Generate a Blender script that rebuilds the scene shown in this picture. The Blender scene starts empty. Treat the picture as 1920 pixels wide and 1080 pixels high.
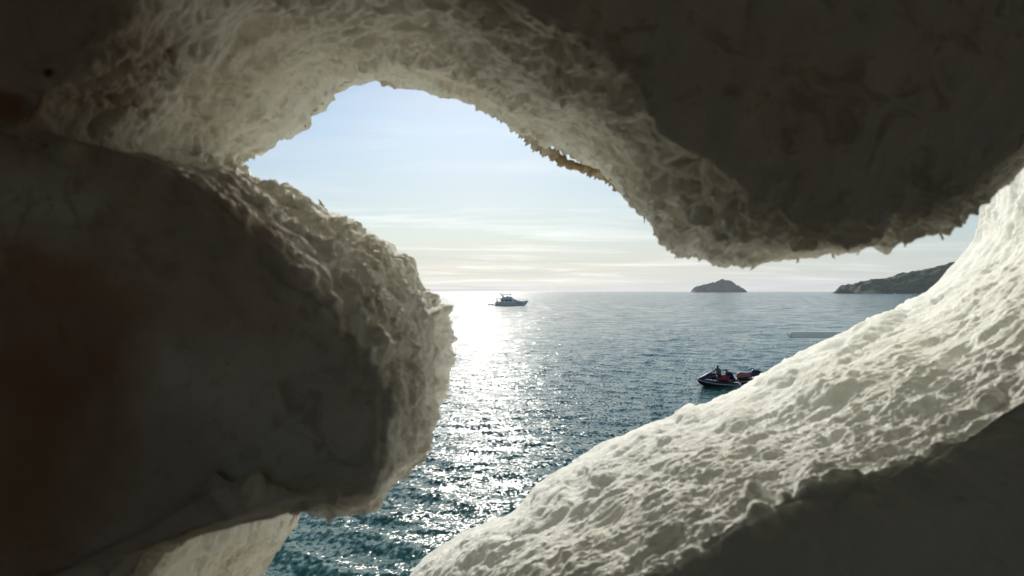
import bpy, bmesh, math, random
import numpy as np
from mathutils import Vector, Matrix

# ------------------------------------------------------------------ camera, sky, sun, exposure
S = bpy.context.scene
C = S.collection
F = 1423.0                     # focal length in photo pixels (1920 wide)
HY = 546.0                     # the horizon's row in the photo
SEA = -7.4                     # the eye is 7.4 m above the water, at the origin
cam_d = bpy.data.cameras.new('camera')
cam_d.sensor_width = 36.0
cam_d.lens = F * 36.0 / 1920.0
cam_d.shift_y = 6.0 / 1920.0
cam_d.clip_start = 0.02
cam_d.clip_end = 60000
cam_d.dof.use_dof = True
cam_d.dof.focus_distance = 9.0
cam_d.dof.aperture_fstop = 26.0 / 2.2      # a phone lens: 2.2 mm of real aperture
cam = bpy.data.objects.new('camera', cam_d)
C.objects.link(cam)
cam.rotation_euler = (math.radians(90), 0, 0)
S.camera = cam

SUN_EL, SUN_AZ = 18.5, -2.4    # degrees; azimuth from +Y, negative = left
sd = Vector((math.sin(math.radians(SUN_AZ)) * math.cos(math.radians(SUN_EL)),
             math.cos(math.radians(SUN_AZ)) * math.cos(math.radians(SUN_EL)),
             math.sin(math.radians(SUN_EL))))
sun_d = bpy.data.lights.new('sun', 'SUN')
sun_d.energy = 2.4
sun_d.angle = math.radians(0.53)
sun_d.color = (1.0, 0.94, 0.85)
sun = bpy.data.objects.new('sun', sun_d)
C.objects.link(sun)
sun.rotation_euler = sd.to_track_quat('Z', 'Y').to_euler()

W = bpy.data.worlds.new('World'); S.world = W
W.use_nodes = True
nt = W.node_tree; nt.nodes.clear()
def wn(t, **k):
    n = nt.nodes.new(t)
    for a, b in k.items(): setattr(n, a, b)
    return n
def wmath(op, a, b=None):
    n = wn('ShaderNodeMath', operation=op)
    for i, v in enumerate((a, b)):
        if v is None: continue
        if isinstance(v, (int, float)): n.inputs[i].default_value = v
        else: nt.links.new(v, n.inputs[i])
    return n.outputs[0]
sky = wn('ShaderNodeTexSky', sky_type='NISHITA', sun_disc=False)
sky.sun_elevation = math.radians(SUN_EL)
sky.sun_rotation = math.radians(SUN_AZ)
sky.air_density = 0.95; sky.dust_density = 0.12; sky.ozone_density = 1.6; sky.altitude = 0
# thin high cirrus and a bank of thin grey cloud low over the horizon
tc = wn('ShaderNodeTexCoord')
sep = wn('ShaderNodeSeparateXYZ'); nt.links.new(tc.outputs['Generated'], sep.inputs[0])
zz = wmath('ADD', wmath('MAXIMUM', sep.outputs[2], 0.0), 0.05)
cx = wmath('DIVIDE', sep.outputs[0], zz); cy = wmath('DIVIDE', sep.outputs[1], zz)
cmb = wn('ShaderNodeCombineXYZ')
nt.links.new(wmath('MULTIPLY', cx, 0.42), cmb.inputs[0]); nt.links.new(cy, cmb.inputs[1])
n1 = wn('ShaderNodeTexNoise'); n1.inputs['Scale'].default_value = 1.0; n1.inputs['Detail'].default_value = 7
n1.inputs['Roughness'].default_value = 0.62; n1.inputs['Distortion'].default_value = 0.5
nt.links.new(cmb.outputs[0], n1.inputs['Vector'])
r1 = wn('ShaderNodeMapRange'); r1.inputs[1].default_value = 0.50; r1.inputs[2].default_value = 0.80
nt.links.new(n1.outputs['Fac'], r1.inputs[0])
n2 = wn('ShaderNodeTexNoise'); n2.inputs['Scale'].default_value = 0.35; n2.inputs['Detail'].default_value = 3
nt.links.new(cmb.outputs[0], n2.inputs['Vector'])
low = wn('ShaderNodeMapRange'); low.inputs[1].default_value = 0.22; low.inputs[2].default_value = 0.0
low.inputs[3].default_value = 0.0; low.inputs[4].default_value = 1.0
nt.links.new(sep.outputs[2], low.inputs[0])
bw = wn('ShaderNodeRGBToBW'); nt.links.new(sky.outputs[0], bw.inputs[0])
def grey(k, tint, top=None):
    m = wn('ShaderNodeVectorMath', operation='SCALE'); m.inputs[0].default_value = tint
    v = wmath('MULTIPLY', bw.outputs[0], k)
    if top: v = wmath('MINIMUM', v, top)             # a veil of cloud has a brightness of its own
    nt.links.new(v, m.inputs['Scale']); return m.outputs[0]
m1 = wn('ShaderNodeMix', data_type='RGBA')            # low bank
nt.links.new(wmath('MULTIPLY', low.outputs[0], wmath('ADD', wmath('MULTIPLY', n2.outputs['Fac'], 0.4), 0.66)), m1.inputs[0])
nt.links.new(sky.outputs[0], m1.inputs[6]); nt.links.new(grey(0.62, (0.92, 1.0, 1.09), 5.1), m1.inputs[7])
m2 = wn('ShaderNodeMix', data_type='RGBA')            # cirrus
nt.links.new(wmath('MULTIPLY', r1.outputs[0], 0.40), m2.inputs[0])
nt.links.new(m1.outputs[2], m2.inputs[6]); nt.links.new(grey(1.30, (1.0, 1.0, 1.0)), m2.inputs[7])
bg = wn('ShaderNodeBackground'); bg.inputs[1].default_value = 0.05
nt.links.new(m2.outputs[2], bg.inputs[0])
wo = wn('ShaderNodeOutputWorld'); nt.links.new(bg.outputs[0], wo.inputs[0])

S.view_settings.view_transform = 'Standard'
S.view_settings.look = 'None'
S.view_settings.exposure = 0.98
S.view_settings.gamma = 1.0
S.cycles.use_denoising = True
S.cycles.sample_clamp_indirect = 150.0
S.cycles.sample_clamp_direct = 0.72
S.cycles.max_bounces = 8
S.cycles.diffuse_bounces = 5
S.cycles.glossy_bounces = 3
S.cycles.volume_bounces = 0
S.cycles.caustics_reflective = True
S.cycles.caustics_refractive = False

# ------------------------------------------------------------------ helpers
rng = np.random.default_rng(7)
random.seed(7)
_perm = np.random.default_rng(3).permutation(256).astype(np.int32)
_perm = np.concatenate([_perm, _perm])
_g = np.random.default_rng(5).normal(size=(256, 3)); _g /= np.linalg.norm(_g, axis=1)[:, None]
_g = _g.astype(np.float32)
def perlin(P):
    P = np.asarray(P, dtype=np.float32)
    I = np.floor(P).astype(np.int32); f = P - I; I &= 255
    u = f * f * f * (f * (f * 6 - 15) + 10)
    out = 0
    for dx in (0, 1):
        wx = u[:, 0] if dx else 1 - u[:, 0]
        for dy in (0, 1):
            wy = u[:, 1] if dy else 1 - u[:, 1]
            for dz in (0, 1):
                wz = u[:, 2] if dz else 1 - u[:, 2]
                h = _perm[_perm[_perm[(I[:, 0] + dx) & 255] + ((I[:, 1] + dy) & 255)] + ((I[:, 2] + dz) & 255)]
                g = _g[h]
                d = g[:, 0] * (f[:, 0] - dx) + g[:, 1] * (f[:, 1] - dy) + g[:, 2] * (f[:, 2] - dz)
                out = out + wx * wy * wz * d
    return out * 1.6
def fbm(P, n=4, gain=0.5):
    a, s, o = 1.0, 1.0, 0.0
    for k in range(n):
        o = o + a * perlin(P * s + 17.3 * k); a *= gain; s *= 2.03
    return o
def ramp(x, a, b):
    t = np.clip((x - a) / (b - a), 0, 1); return t * t * (3 - 2 * t)
def tag(o, label=None, cat=None, group=None, kind=None):
    if label: o['label'] = label
    if cat: o['category'] = cat
    if group: o['group'] = group
    if kind: o['kind'] = kind
    return o
def empty(name, loc=(0, 0, 0), rz=0.0, scale=1.0):
    o = bpy.data.objects.new(name, None); C.objects.link(o)
    o.location = loc; o.rotation_euler = (0, 0, rz); o.scale = (scale,) * 3
    o.empty_display_size = 0.2
    return o
def link(name, me, mat, parent=None, smooth=True):
    o = bpy.data.objects.new(name, me); C.objects.link(o)
    if mat is not None: me.materials.append(mat)
    if smooth: me.polygons.foreach_set('use_smooth', np.ones(len(me.polygons), dtype=bool))
    if parent is not None: o.parent = parent
    me.update()
    return o
def grid_mesh(name, V, closed=False):
    """V: (n, m, 3) array -> quad grid mesh"""
    n, m, _ = V.shape
    me = bpy.data.meshes.new(name)
    i = np.arange(n if closed else n - 1)[:, None]; j = np.arange(m - 1)[None, :]
    i2 = (i + 1) % n
    q = np.stack([i * m + j + 0 * i, i2 * m + j, i2 * m + j + 1, i * m + j + 1], -1).reshape(-1, 4)
    me.vertices.add(n * m); me.vertices.foreach_set('co', V.reshape(-1).astype(np.float32))
    me.loops.add(q.size); me.loops.foreach_set('vertex_index', q.reshape(-1).astype(np.int32))
    me.polygons.add(len(q)); me.polygons.foreach_set('loop_start', (np.arange(len(q)) * 4).astype(np.int32))
    me.update(calc_edges=True)
    return me
def px(x, y, d):
    """a photo pixel at d metres along the view axis -> world point"""
    return ((x - 960) / F * d, d, -(y - HY) / F * d)

# ---- material helper
class Mat:
    def __init__(s, name, rough=0.8, spec=0.3):
        s.m = bpy.data.materials.new(name); s.m.use_nodes = True; s.t = s.m.node_tree
        s.b = s.t.nodes['Principled BSDF']
        s.b.inputs['Roughness'].default_value = rough
        s.b.inputs['Specular IOR Level'].default_value = spec
    def n(s, t, **k):
        n = s.t.nodes.new(t)
        for a, b in k.items(): setattr(n, a, b)
        return n
    def l(s, a, b): s.t.links.new(a, b)
    def pos(s, scale=(1, 1, 1), rot=(0, 0, 0)):
        tc = s.n('ShaderNodeTexCoord'); mp = s.n('ShaderNodeMapping')
        mp.inputs['Scale'].default_value = scale; mp.inputs['Rotation'].default_value = rot
        s.l(tc.outputs['Object'], mp.inputs[0]); return mp.outputs[0]
    def noise(s, vec, scale, detail=5, rough=0.55, dist=0.0, out='Fac'):
        n = s.n('ShaderNodeTexNoise'); s.l(vec, n.inputs['Vector'])
        n.inputs['Scale'].default_value = scale; n.inputs['Detail'].default_value = detail
        n.inputs['Roughness'].default_value = rough; n.inputs['Distortion'].default_value = dist
        return n.outputs[out]
    def rng(s, v, a, b, c=0.0, d=1.0):
        r = s.n('ShaderNodeMapRange'); s.l(v, r.inputs[0])
        for i, q in enumerate((a, b, c, d)): r.inputs[i + 1].default_value = q
        return r.outputs[0]
    def math(s, op, a, b=0.0):
        n = s.n('ShaderNodeMath', operation=op)
        for i, v in enumerate((a, b)):
            if isinstance(v, (int, float)): n.inputs[i].default_value = v
            else: s.l(v, n.inputs[i])
        return n.outputs[0]
    def mix(s, f, a, b):
        n = s.n('ShaderNodeMix', data_type='RGBA')
        if isinstance(f, (int, float)): n.inputs[0].default_value = f
        else: s.l(f, n.inputs[0])
        for i, v in ((6, a), (7, b)):
            if isinstance(v, tuple): n.inputs[i].default_value = v + (1,)
            else: s.l(v, n.inputs[i])
        return n.outputs[2]
    def bump(s, h, strength, dist):
        b = s.n('ShaderNodeBump'); b.inputs['Strength'].default_value = strength
        b.inputs['Distance'].default_value = dist; s.l(h, b.inputs['Height'])
        s.l(b.outputs[0], s.b.inputs['Normal'])
def simple(name, col, rough=0.5, spec=0.4, var=0.12, scale=6.0, metal=0.0):
    m = Mat(name, rough, spec)
    v = m.noise(m.pos(), scale, 4)
    lo = tuple(c * (1 - var) for c in col); hi = tuple(min(1, c * (1 + var)) for c in col)
    m.l(m.mix(v, lo, hi), m.b.inputs['Base Color'])
    m.b.inputs['Metallic'].default_value = metal
    return m.m

def rock_mat(name, base, warm, stain=0.35, spots=(), streak=False):
    m = Mat(name, 0.92, 0.15)
    p = m.pos()
    big = m.rng(m.noise(p, 9, 4, 0.6, 0.3), 0.42, 0.66)
    col = m.mix(big, base, warm)
    med = m.rng(m.noise(m.pos((1, 1, 1)), 30, 7, 0.65, 1.2), 0.53, 0.63)
    col = m.mix(m.math('MULTIPLY', med, stain), col, (0.36, 0.28, 0.18))
    olive = m.rng(m.noise(p, 21, 5, 0.6, 0.8), 0.60, 0.74)
    col = m.mix(m.math('MULTIPLY', olive, stain * 0.8), col, (0.27, 0.26, 0.13))
    speck = m.rng(m.noise(p, 160, 4, 0.7), 0.63, 0.74)
    col = m.mix(m.math('MULTIPLY', speck, stain * 1.1), col, (0.16, 0.11, 0.07))
    for (cx_, cy_, cz_, r, c, amt, ns) in spots:       # stains that have a place and an outline of their own
        vm = m.n('ShaderNodeVectorMath', operation='DISTANCE'); m.l(p, vm.inputs[0])
        vm.inputs[1].default_value = (cx_, cy_, cz_)
        d = m.math('ADD', vm.outputs['Value'], m.math('MULTIPLY', m.math('SUBTRACT', m.noise(p, abs(ns), 6, 0.65, 0.5), 0.5), r * (2.2 if ns > 0 else 0.9)))
        f = m.rng(d, r, r * (0.45 if ns > 0 else 0.6))
        col = m.mix(m.math('MULTIPLY', f, amt), col, c)
    m.l(col, m.b.inputs['Base Color'])
    h = m.math('ADD', m.noise(p, 420, 6, 0.7), m.math('MULTIPLY', m.noise(p, 150, 5, 0.7, 0.6), 1.6))
    m.bump(h, 0.75, 0.0012)
    return m.m

# ------------------------------------------------------------------ the pierced plaster wall, lofted from rim to face
def catmull(P, t):
    """P (n,k) control points, t in [0,n-1]"""
    n = len(P); i = np.clip(np.floor(t).astype(int), 0, n - 2); f = (t - i)[:, None]
    a = P[np.clip(i - 1, 0, n - 1)]; b = P[i]; c = P[i + 1]; d = P[np.clip(i + 2, 0, n - 1)]
    return 0.5 * (2 * b + (c - a) * f + (2 * a - 5 * b + 4 * c - d) * f ** 2 + (3 * b - a - 3 * c + d) * f ** 3)

def loft(name, stations, mat, parent, back_t=None, step=3.6, nr=230, bulge=0.45, back=0.9, char='crust', bumps=(), amp=1.0, spike=1.0, seed=0.0, nd=70, dense=(-200, 2150)):
    """stations: (sx, sy, sd, cx, cy, cd, ox, oz) rim pixel+depth, crease pixel+depth, outer world x,z"""
    st = np.array(stations, dtype=float)
    # resample the ring: one section every `step` pixels of rim/crease travel (coarser outside the frame)
    tt = [0.0]
    fine = np.linspace(0, len(st) - 1, 6000)
    Pf = catmull(st, fine)
    mid = 0.5 * (Pf[:, 0:2] + Pf[:, 3:5])
    seg = np.maximum(np.linalg.norm(np.diff(Pf[:, 0:2], axis=0), axis=1), 0.75 * np.linalg.norm(np.diff(mid, axis=0), axis=1))
    off = (Pf[:-1, 0] < dense[0]) | (Pf[:-1, 0] > dense[1]) | (Pf[:-1, 1] < -150) | (Pf[:-1, 1] > 1230)
    seg = np.where(off, seg * 0.25, seg)
    cum = np.concatenate([[0], np.cumsum(seg)])
    n = int(cum[-1] / step)
    t = np.interp(np.linspace(0, cum[-1], n), cum, fine)
    P = catmull(st, t)
    arc = np.linspace(0, cum[-1], n) / F
    sx, sy, sdp, cx_, cy_, cd, ox, oz = P.T
    dirx, dirz = cx_ - sx, -(cy_ - sy)
    L = np.hypot(dirx, dirz) + 1e-6
    # smooth the outward direction along the ring
    k = np.ones(41) / 41
    ux = np.convolve(np.pad(dirx / L, 20, mode='edge'), k, 'valid'); uz = np.convolve(np.pad(dirz / L, 20, mode='edge'), k, 'valid')
    ul = np.hypot(ux, uz) + 1e-6; ux, uz = ux / ul, uz / ul
    bk = back * (np.interp(t, back_t[0], back_t[1]) if back_t else np.ones(n))
    rows, U = [], []
    Sx, Sy, Sz = (sx - 960) / F * sdp, sdp, -(sy - HY) / F * sdp
    for v in np.linspace(1, 0, 26)[:-1]:            # the outside of the wall, behind the rim
        rows.append(np.stack([Sx + ux * bk * v ** 2.0, Sy + 0.10 * v ** 0.55 + 0.06 * v, Sz + uz * bk * v ** 2.0], -1)); U.append(-v)
    for u in np.linspace(0, 1, nr):
        e = 1 - math.sqrt(max(0.0, 1 - (1 - u) ** 2))  # convex roll
        g = (1 - bulge) * u + bulge * (1 - e)
        inv = (1 / sdp) * (1 - g) + (1 / cd) * g
        d = 1 / inv
        qx = sx + (cx_ - sx) * u; qy = sy + (cy_ - sy) * u
        rows.append(np.stack([(qx - 960) / F * d, d, -(qy - HY) / F * d], -1)); U.append(u)
    Cx, Cz = (cx_ - 960) / F * cd, -(cy_ - HY) / F * cd
    for k_ in range(1, nd + 1):
        w = (math.exp(4.2 * k_ / nd) - 1) / (math.exp(4.2) - 1)
        rows.append(np.stack([Cx + (ox - Cx) * w, cd + (0.45 - cd) * min(1, w * 3), Cz + (oz - Cz) * w], -1)); U.append(1 + w)
    V = np.stack(rows, 1)                             # (n, m, 3)
    U = np.array(U)
    # soften the crease along the section
    i0 = 26 + nr - 22
    Vs = V.copy()
    for _ in range(30):
        Vs[:, i0:i0 + 40] = 0.25 * Vs[:, i0 - 1:i0 + 39] + 0.5 * Vs[:, i0:i0 + 40] + 0.25 * Vs[:, i0 + 1:i0 + 41]
    V = Vs
    m = V.shape[1]
    dA = np.gradient(V, axis=0); dB = np.gradient(V, axis=1)
    N = np.cross(dB, dA); N /= (np.linalg.norm(N, axis=2, keepdims=True) + 1e-12)
    # normals must face the hole/camera on the visible side
    view = -V / np.linalg.norm(V, axis=2, keepdims=True)
    sgn = np.sign(np.median((N * view).sum(2)[:, 40:40 + nr]))
    N *= sgn
    Pq = V.reshape(-1, 3) + seed
    Ug = np.broadcast_to(U[None, :], (n, m)); Ag = np.broadcast_to(arc[:, None], (n, m))
    uf = Ug.reshape(-1); af = Ag.reshape(-1)
    wrp = np.stack([perlin(Pq * 14 + 3), perlin(Pq * 14 + 31), perlin(Pq * 14 + 57)], -1)
    vary = 0.45 + 0.9 * ramp(perlin(Pq * 13 + 200), -0.25, 0.35)
    if char == 'crust':                               # swirling, pitted, popcorn-like plaster
        h = 0.0050 * fbm(Pq * 9, 2) - 0.0035
        b1 = np.abs(perlin(Pq * 30 + wrp * 0.8)); b2 = np.abs(perlin(Pq * 62 + wrp * 1.6 + 9))
        b3 = np.abs(perlin(Pq * 130 + wrp * 1.2 + 5)); pit = np.clip(perlin(Pq * 48 + wrp * 1.1 + 70) - 0.16, 0, 1)
        h = h + (0.0095 * b1 + 0.0060 * b2 + 0.0030 * b3) * vary + 0.0016 * perlin(Pq * 260) * vary + 0.0009 * perlin(Pq * 480) - 0.020 * pit - 0.012 * np.clip(perlin(Pq * 105 + wrp + 20) - 0.2, 0, 1) * vary
    else:                                             # trowelled, streaky, lumpy sill
        st1 = np.stack([af * 7, uf * 16 + 0.6 * wrp[:, 0], 0 * af + seed], -1)
        st2 = np.stack([af * 22, uf * 46 + 1.2 * wrp[:, 1], 0 * af + 4 + seed], -1)
        lump = perlin(Pq * 26 + wrp * 0.5 + 4)
        h = 0.005 * fbm(Pq * 7, 2) - 0.003 + 0.0036 * perlin(st1) + 0.0018 * perlin(st2)
        h = h + 0.0036 * lump + vary * (0.0036 * np.clip(perlin(Pq * 44 + 8), -0.1, 1) + 0.0024 * np.abs(perlin(Pq * 85 + wrp)) ** 1.3) + vary * 0.0013 * perlin(Pq * 190) + 0.0009 * perlin(Pq * 420) + 0.003 * np.clip(perlin(Pq * 120 + 77) - .25, 0, 1)
        h = h - 0.010 * np.clip(perlin(Pq * 36 + 40) - 0.22, 0, 1)
    face = 1 - 0.88 * ramp(uf, 0.93, 1.05) if char == 'crust' else 1 - 0.70 * ramp(uf, 0.97, 1.10)
    backf = np.where(uf < 0, 0.6, 1.0)
    h = h * amp * face * backf + (0.0040 * fbm(Pq * 11 + 90, 3)  + 0.0014 * perlin(Pq * 75 + 9) + 0.0030 * np.abs(perlin(Pq * 32 + wrp)) - .006 * np.clip(perlin(Pq * 55 + 60) - .3, 0, 1)) * (uf > 1) * np.exp(-(uf - 1) * 1.5)
    # explicit lumps and hollows
    bx = Pq[:, 0] - seed; by = Pq[:, 1] - seed; bz = Pq[:, 2] - seed
    ix = 960 + bx / by * F; iy = HY - bz / by * F
    for (qx, qy, rx, ry, ang, hh) in bumps:
        ca, sa = math.cos(math.radians(ang)), math.sin(math.radians(ang))
        dx, dy = ix - qx, iy - qy
        a = (dx * ca - dy * sa) / rx; b = (dx * sa + dy * ca) / ry
        r2 = (a * a + b * b) * (1 + 0.35 * perlin(Pq * 60 + 3))
        h = h + hh * np.clip(1 - r2, 0, 1) ** 0.6 * (uf >= 0) * (r2 < 1)
    V = V + N * h.reshape(n, m, 1)
    # ragged rim: little peaks of crust pushed into the opening
    jag = np.clip(perlin(np.stack([arc * 95, arc * 0 + seed, arc * 0], -1)), 0, 1) ** 1.5 + 0.6 * np.clip(perlin(np.stack([arc * 260, arc * 0 + 3 + seed, arc * 0], -1)) - 0.1, 0, 1)
    jag = jag * (0.3 + 0.7 * ramp(perlin(np.stack([arc * 12, arc * 0, arc * 0 + seed], -1)), -0.2, 0.4))
    wgt = np.exp(-(np.abs(U) / 0.018) ** 1.2)
    J = (jag[:, None] * wgt[None, :] * 0.016 * spike)[..., None]
    V = V - J * np.stack([ux, 0 * ux, uz], -1)[:, None, :] * sdp[:, None, None]
    me = grid_mesh(name, V)
    if sgn > 0: me.flip_normals()
    return link(name, me, mat, parent)

BR = (0.075, 0.050, 0.032)
RUST = (0.22, 0.055, 0.022)
def at(x, y, d): return px(x, y, d)
spA = []
def spot(x, y, d, r, c, a=0.8, ns=40): p = px(x, y, d); spA.append((p[0], p[1], p[2], r, c, a, ns))
spot(40, 650, .45, .085, (.42, .22, .15), .8, -14); spot(-20, 830, .45, .085, (0.42, .26, .18), .8, -14); spot(-60, 1000, .45, .075, (0.44, .30, .20), .75, -14)
spot(60, 100, .45, .085, (0.40, .27, .18), .5, -12); spot(15, 200, .45, .014, (.30, .14, .08), .8, 60); spot(250, 900, .46, .07, (.52, .42, .34), .5, -16); spot(350, 480, .46, .08, (.62, .52, .42), .5, -16)
spot(90, 137, .45, .0045, (.10, .05, .03), .9, 150); spot(168, 334, .45, .007, (.10, .04, .03), .95, 120)
spot(440, 548, .46, .005, (.10, .08, .05), .9, 150); spot(490, 690, .47, .005, (.10, .08, .05), .8, 150)
spot(615, 640, .50, .010, (.12, .10, .07), .8, 90); spot(650, 700, .52, .009, (.12, .10, .07), .8, 90)
spot(360, 622, .46, .004, (.12, .08, .05), .8, 150); spot(60, 357, .45, .004, (.12, .08, .05), .8, 150)
spot(240, 242, .50, .015, (.26, .24, .07), .7, 60); spot(258, 238, .52, .005, (.03, .03, .02), .9, 120)
spot(520, 238, .88, .007, (.04, .035, .02), .95, 160); spot(495, 247, .84, .006, (.04, .035, .02), .95, 160)
spot(430, 110, .66, .022, (.34, .25, .15), .6, 50); spot(480, 150, .74, .02, (.36, .28, .18), .6, 50); spot(380, 165, .6, .012, (.34, .25, .15), .6, 60)
spot(350, 265, .66, .030, (.42, .36, .24), .6, 40); spot(420, 315, .78, .02, (.34, .26, .13), .6, 60)
spot(1100, 105, .47, .008, (.30, .12, .06), .7, 100); spot(1150, 120, .47, .007, (.12, .09, .05), .8, 120); spot(1005, 80, .5, .008, (.16, .13, .06), .7, 120)
spot(745, 620, .66, .016, (.50, .30, .16), .6, 70); spot(760, 650, .7, .009, (.25, .13, .07), .7, 120); spot(520, 430, .5, .015, (.38, .20, .12), .5, 80)
spot(690, 445, .88, .008, (.25, .12, .07), .7, 120); spot(1250, 410, .62, .012, (.30, .20, .12), .6, 90); spot(720, 670, .6, .009, (.14, .10, .06), .8, 120)
for (x_, y_) in ((1005, 265), (1035, 285), (1055, 300), (1270, 462), (1300, 475), (1335, 486)): spot(x_, y_, .97 if x_ < 1100 else .72, .012, (.28, .14, .05), .7, 130)
for (x_, y_, d_) in ((800, 660, .78), (815, 700, .82), (790, 740, .75), (805, 770, .8), (770, 860, .72), (745, 880, .66), (830, 640, .86)): spot(x_, y_, d_, .006, (.16, .10, .06), .75, 170)

M_face = rock_mat('rough_plaster', (0.87, 0.86, 0.79), (0.82, 0.79, 0.69), 0.45, spA)
M_sill = rock_mat('whitewashed_plaster', (0.84, 0.85, 0.79), (0.80, 0.80, 0.72), 0.12,
                  [px(930, 960, 1.05) + (.020, (.36, .33, .26), .55, 60), px(1130, 915, .9) + (.014, (.40, .37, .30), .5, 80), px(1050, 930, .95) + (.012, (.40, .37, .30), .5, 80)])
M_under = rock_mat('weathered_plaster', (0.80, 0.78, 0.69), (0.60, 0.54, 0.43), 0.5, [px(550, 960, 1.1) + (.02, (.35, .20, .10), .7, 90)])

wall = empty('plaster_rock_wall', (0, 0, 0))
tag(wall, 'rough whitewashed rock wall pierced by an irregular hole that frames the sea, dark on its near faces', 'wall')

RING = [  # rim px, rim depth, crease px, crease depth, outer x,z
    (150, 1700, .62, 110, 1700, .46, 2.6, -2.6),
    (190, 1480, .62, 160, 1470, .46, -.6, -2.6),
    (245, 1200, .50, 225, 1190, .46, -2.6, -2.5),
    (288, 1065, .50, 265, 1050, .46, -2.6, -2.0),
    (345, 985, .51, 325, 972, .46, -2.6, -1.6),
    (425, 942, .52, 418, 925, .46, -2.6, -1.3),
    (490, 952, .54, 495, 935, .46, -2.6, -1.1),
    (560, 956, .58, 565, 930, .46, -2.6, -.9),
    (640, 962, .65, 640, 935, .47, -2.6, -.75),
    (700, 944, .74, 690, 922, .47, -2.6, -.6),
    (742, 885, .82, 716, 885, .48, -2.6, -.45),
    (797, 830, .86, 724, 830, .49, -2.6, -.3),
    (832, 745, .90, 722, 750, .49, -2.6, -.15),
    (845, 670, .92, 700, 690, .49, -2.6, .0),
    (836, 600, .92, 662, 630, .49, -2.6, .1),
    (795, 535, .93, 612, 565, .48, -2.6, .2),
    (750, 480, .93, 545, 500, .47, -2.6, .3),
    (675, 428, .93, 482, 440, .47, -2.6, .4),
    (605, 392, .93, 430, 390, .46, -2.6, .5),
    (545, 358, .93, 375, 345, .46, -2.6, .6),
    (490, 346, .92, 290, 300, .46, -2.6, .7),
    (456, 318, .92, 180, 285, .46, -2.6, .85),
    (455, 296, .95, 90, 280, .45, -2.6, 1.0),
    (485, 282, .98, 50, 240, .45, -2.6, 1.1),
    (520, 258, .98, 70, 195, .45, -2.6, 1.3),
    (572, 236, 1.0, 120, 160, .45, -2.6, 1.5),
    (586, 212, 1.0, 160, 120, .45, -2.6, 1.7),
    (614, 186, 1.0, 195, 85, .45, -2.5, 2.0),
    (640, 158, 1.0, 225, 50, .45, -2.4, 2.2),
    (672, 150, 1.0, 260, 0, .45, -2.1, 2.2),
    (712, 143, 1.0, 320, -60, .45, -1.6, 2.2),
    (738, 160, 1.0, 420, -120, .44, -1.2, 2.2),
    (800, 170, 1.0, 600, -140, .44, -.7, 2.2),
    (865, 186, 1.0, 820, -80, .44, -.4, 2.2),
    (950, 232, 1.0, 960, 15, .44, 0, 2.2),
    (1010, 256, .98, 1075, 70, .44, .2, 2.2),
    (1066, 284, .96, 1160, 130, .45, .4, 2.2),
    (1134, 326, .93, 1215, 205, .45, .6, 2.2),
    (1180, 378, .88, 1265, 270, .45, .7, 2.2),
    (1222, 418, .82, 1350, 318, .45, .8, 2.2),
    (1258, 462, .76, 1420, 362, .45, .9, 2.2),
    (1330, 486, .70, 1475, 405, .45, 1.0, 2.2),
    (1425, 492, .67, 1540, 435, .45, 1.1, 2.2),
    (1520, 482, .64, 1610, 428, .45, 1.2, 2.2),
    (1625, 464, .62, 1690, 408, .45, 1.3, 2.2),
    (1750, 436, .60, 1775, 380, .45, 1.4, 2.2),
    (1835, 385, .58, 1830, 340, .45, 1.5, 2.2),
    (1925, 322, .56, 1905, 290, .45, 1.7, 2.2),
    (1990, 200, .56, 1955, 180, .45, 2.0, 2.2),
    (1950, 80, .56, 1920, 80, .45, 2.3, 2.2),
    (1895, 0, .56, 1868, 15, .45, 2.6, 2.3),
    (1840, -110, .58, 1820, -90, .45, 2.8, 2.4),
    (1780, -420, .62, 1760, -420, .45, 3.2, 1.2),
]
loft('pierced_face', RING, M_face, wall, char='crust', seed=0.0, back_t=([0, 3, 4.2, 9, 11, 44, 46.5, 51], [1, 1, .14, .14, 1, 1, .08, .08]), spike=0.75, bumps=[
    (812, 590, 26, 12, 20, .012), (700, 640, 30, 12, -60, .006), (735, 750, 14, 46, 5, .007), (610, 560, 50, 14, -30, .005),
    (560, 520, 40, 18, -20, .006), (640, 500, 26, 12, -10, -.006), (760, 500, 28, 14, -40, .006)])

LEDGE = [
    (620, 1700, 1.2, 850, 1800, .52, -2.6, -2.7),
    (690, 1260, 1.2, 1000, 1300, .52, -.5, -2.7),
    (765, 1085, 1.2, 1150, 1125, .53, .4, -2.6),
    (850, 1015, 1.2, 1250, 1060, .53, .7, -2.4),
    (958, 962, 1.2, 1335, 1010, .53, .9, -2.2),
    (1010, 908, 1.2, 1405, 965, .53, 1.1, -2.0),
    (1100, 852, 1.2, 1480, 935, .53, 1.3, -1.8),
    (1190, 808, 1.2, 1560, 912, .53, 1.5, -1.6),
    (1285, 772, 1.2, 1635, 893, .53, 1.7, -1.4),
    (1370, 740, 1.2, 1700, 876, .53, 1.9, -1.2),
    (1440, 702, 1.2, 1760, 850, .53, 2.1, -1.0),
    (1550, 640, 1.2, 1820, 812, .53, 2.3, -.8),
    (1640, 602, 1.22, 1880, 770, .53, 2.6, -.6),
    (1720, 562, 1.25, 1960, 720, .53, 2.6, -.4),
    (1785, 508, 1.28, 2060, 660, .53, 2.6, -.2),
    (1833, 455, 1.30, 2180, 590, .53, 2.6, 0),
    (1848, 400, 1.30, 2280, 480, .53, 2.6, .3),
    (1850, 330, 1.30, 2330, 330, .53, 2.6, .6),
    (1862, 200, 1.30, 2340, 150, .53, 2.6, .9),
    (1872, 60, 1.30, 2300, -50, .53, 2.6, 1.3),
    (1850, -120, 1.3, 2200, -300, .53, 2.6, 1.9),
    (1750, -420, 1.3, 2100, -600, .53, 1.2, 2.5),
]
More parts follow.
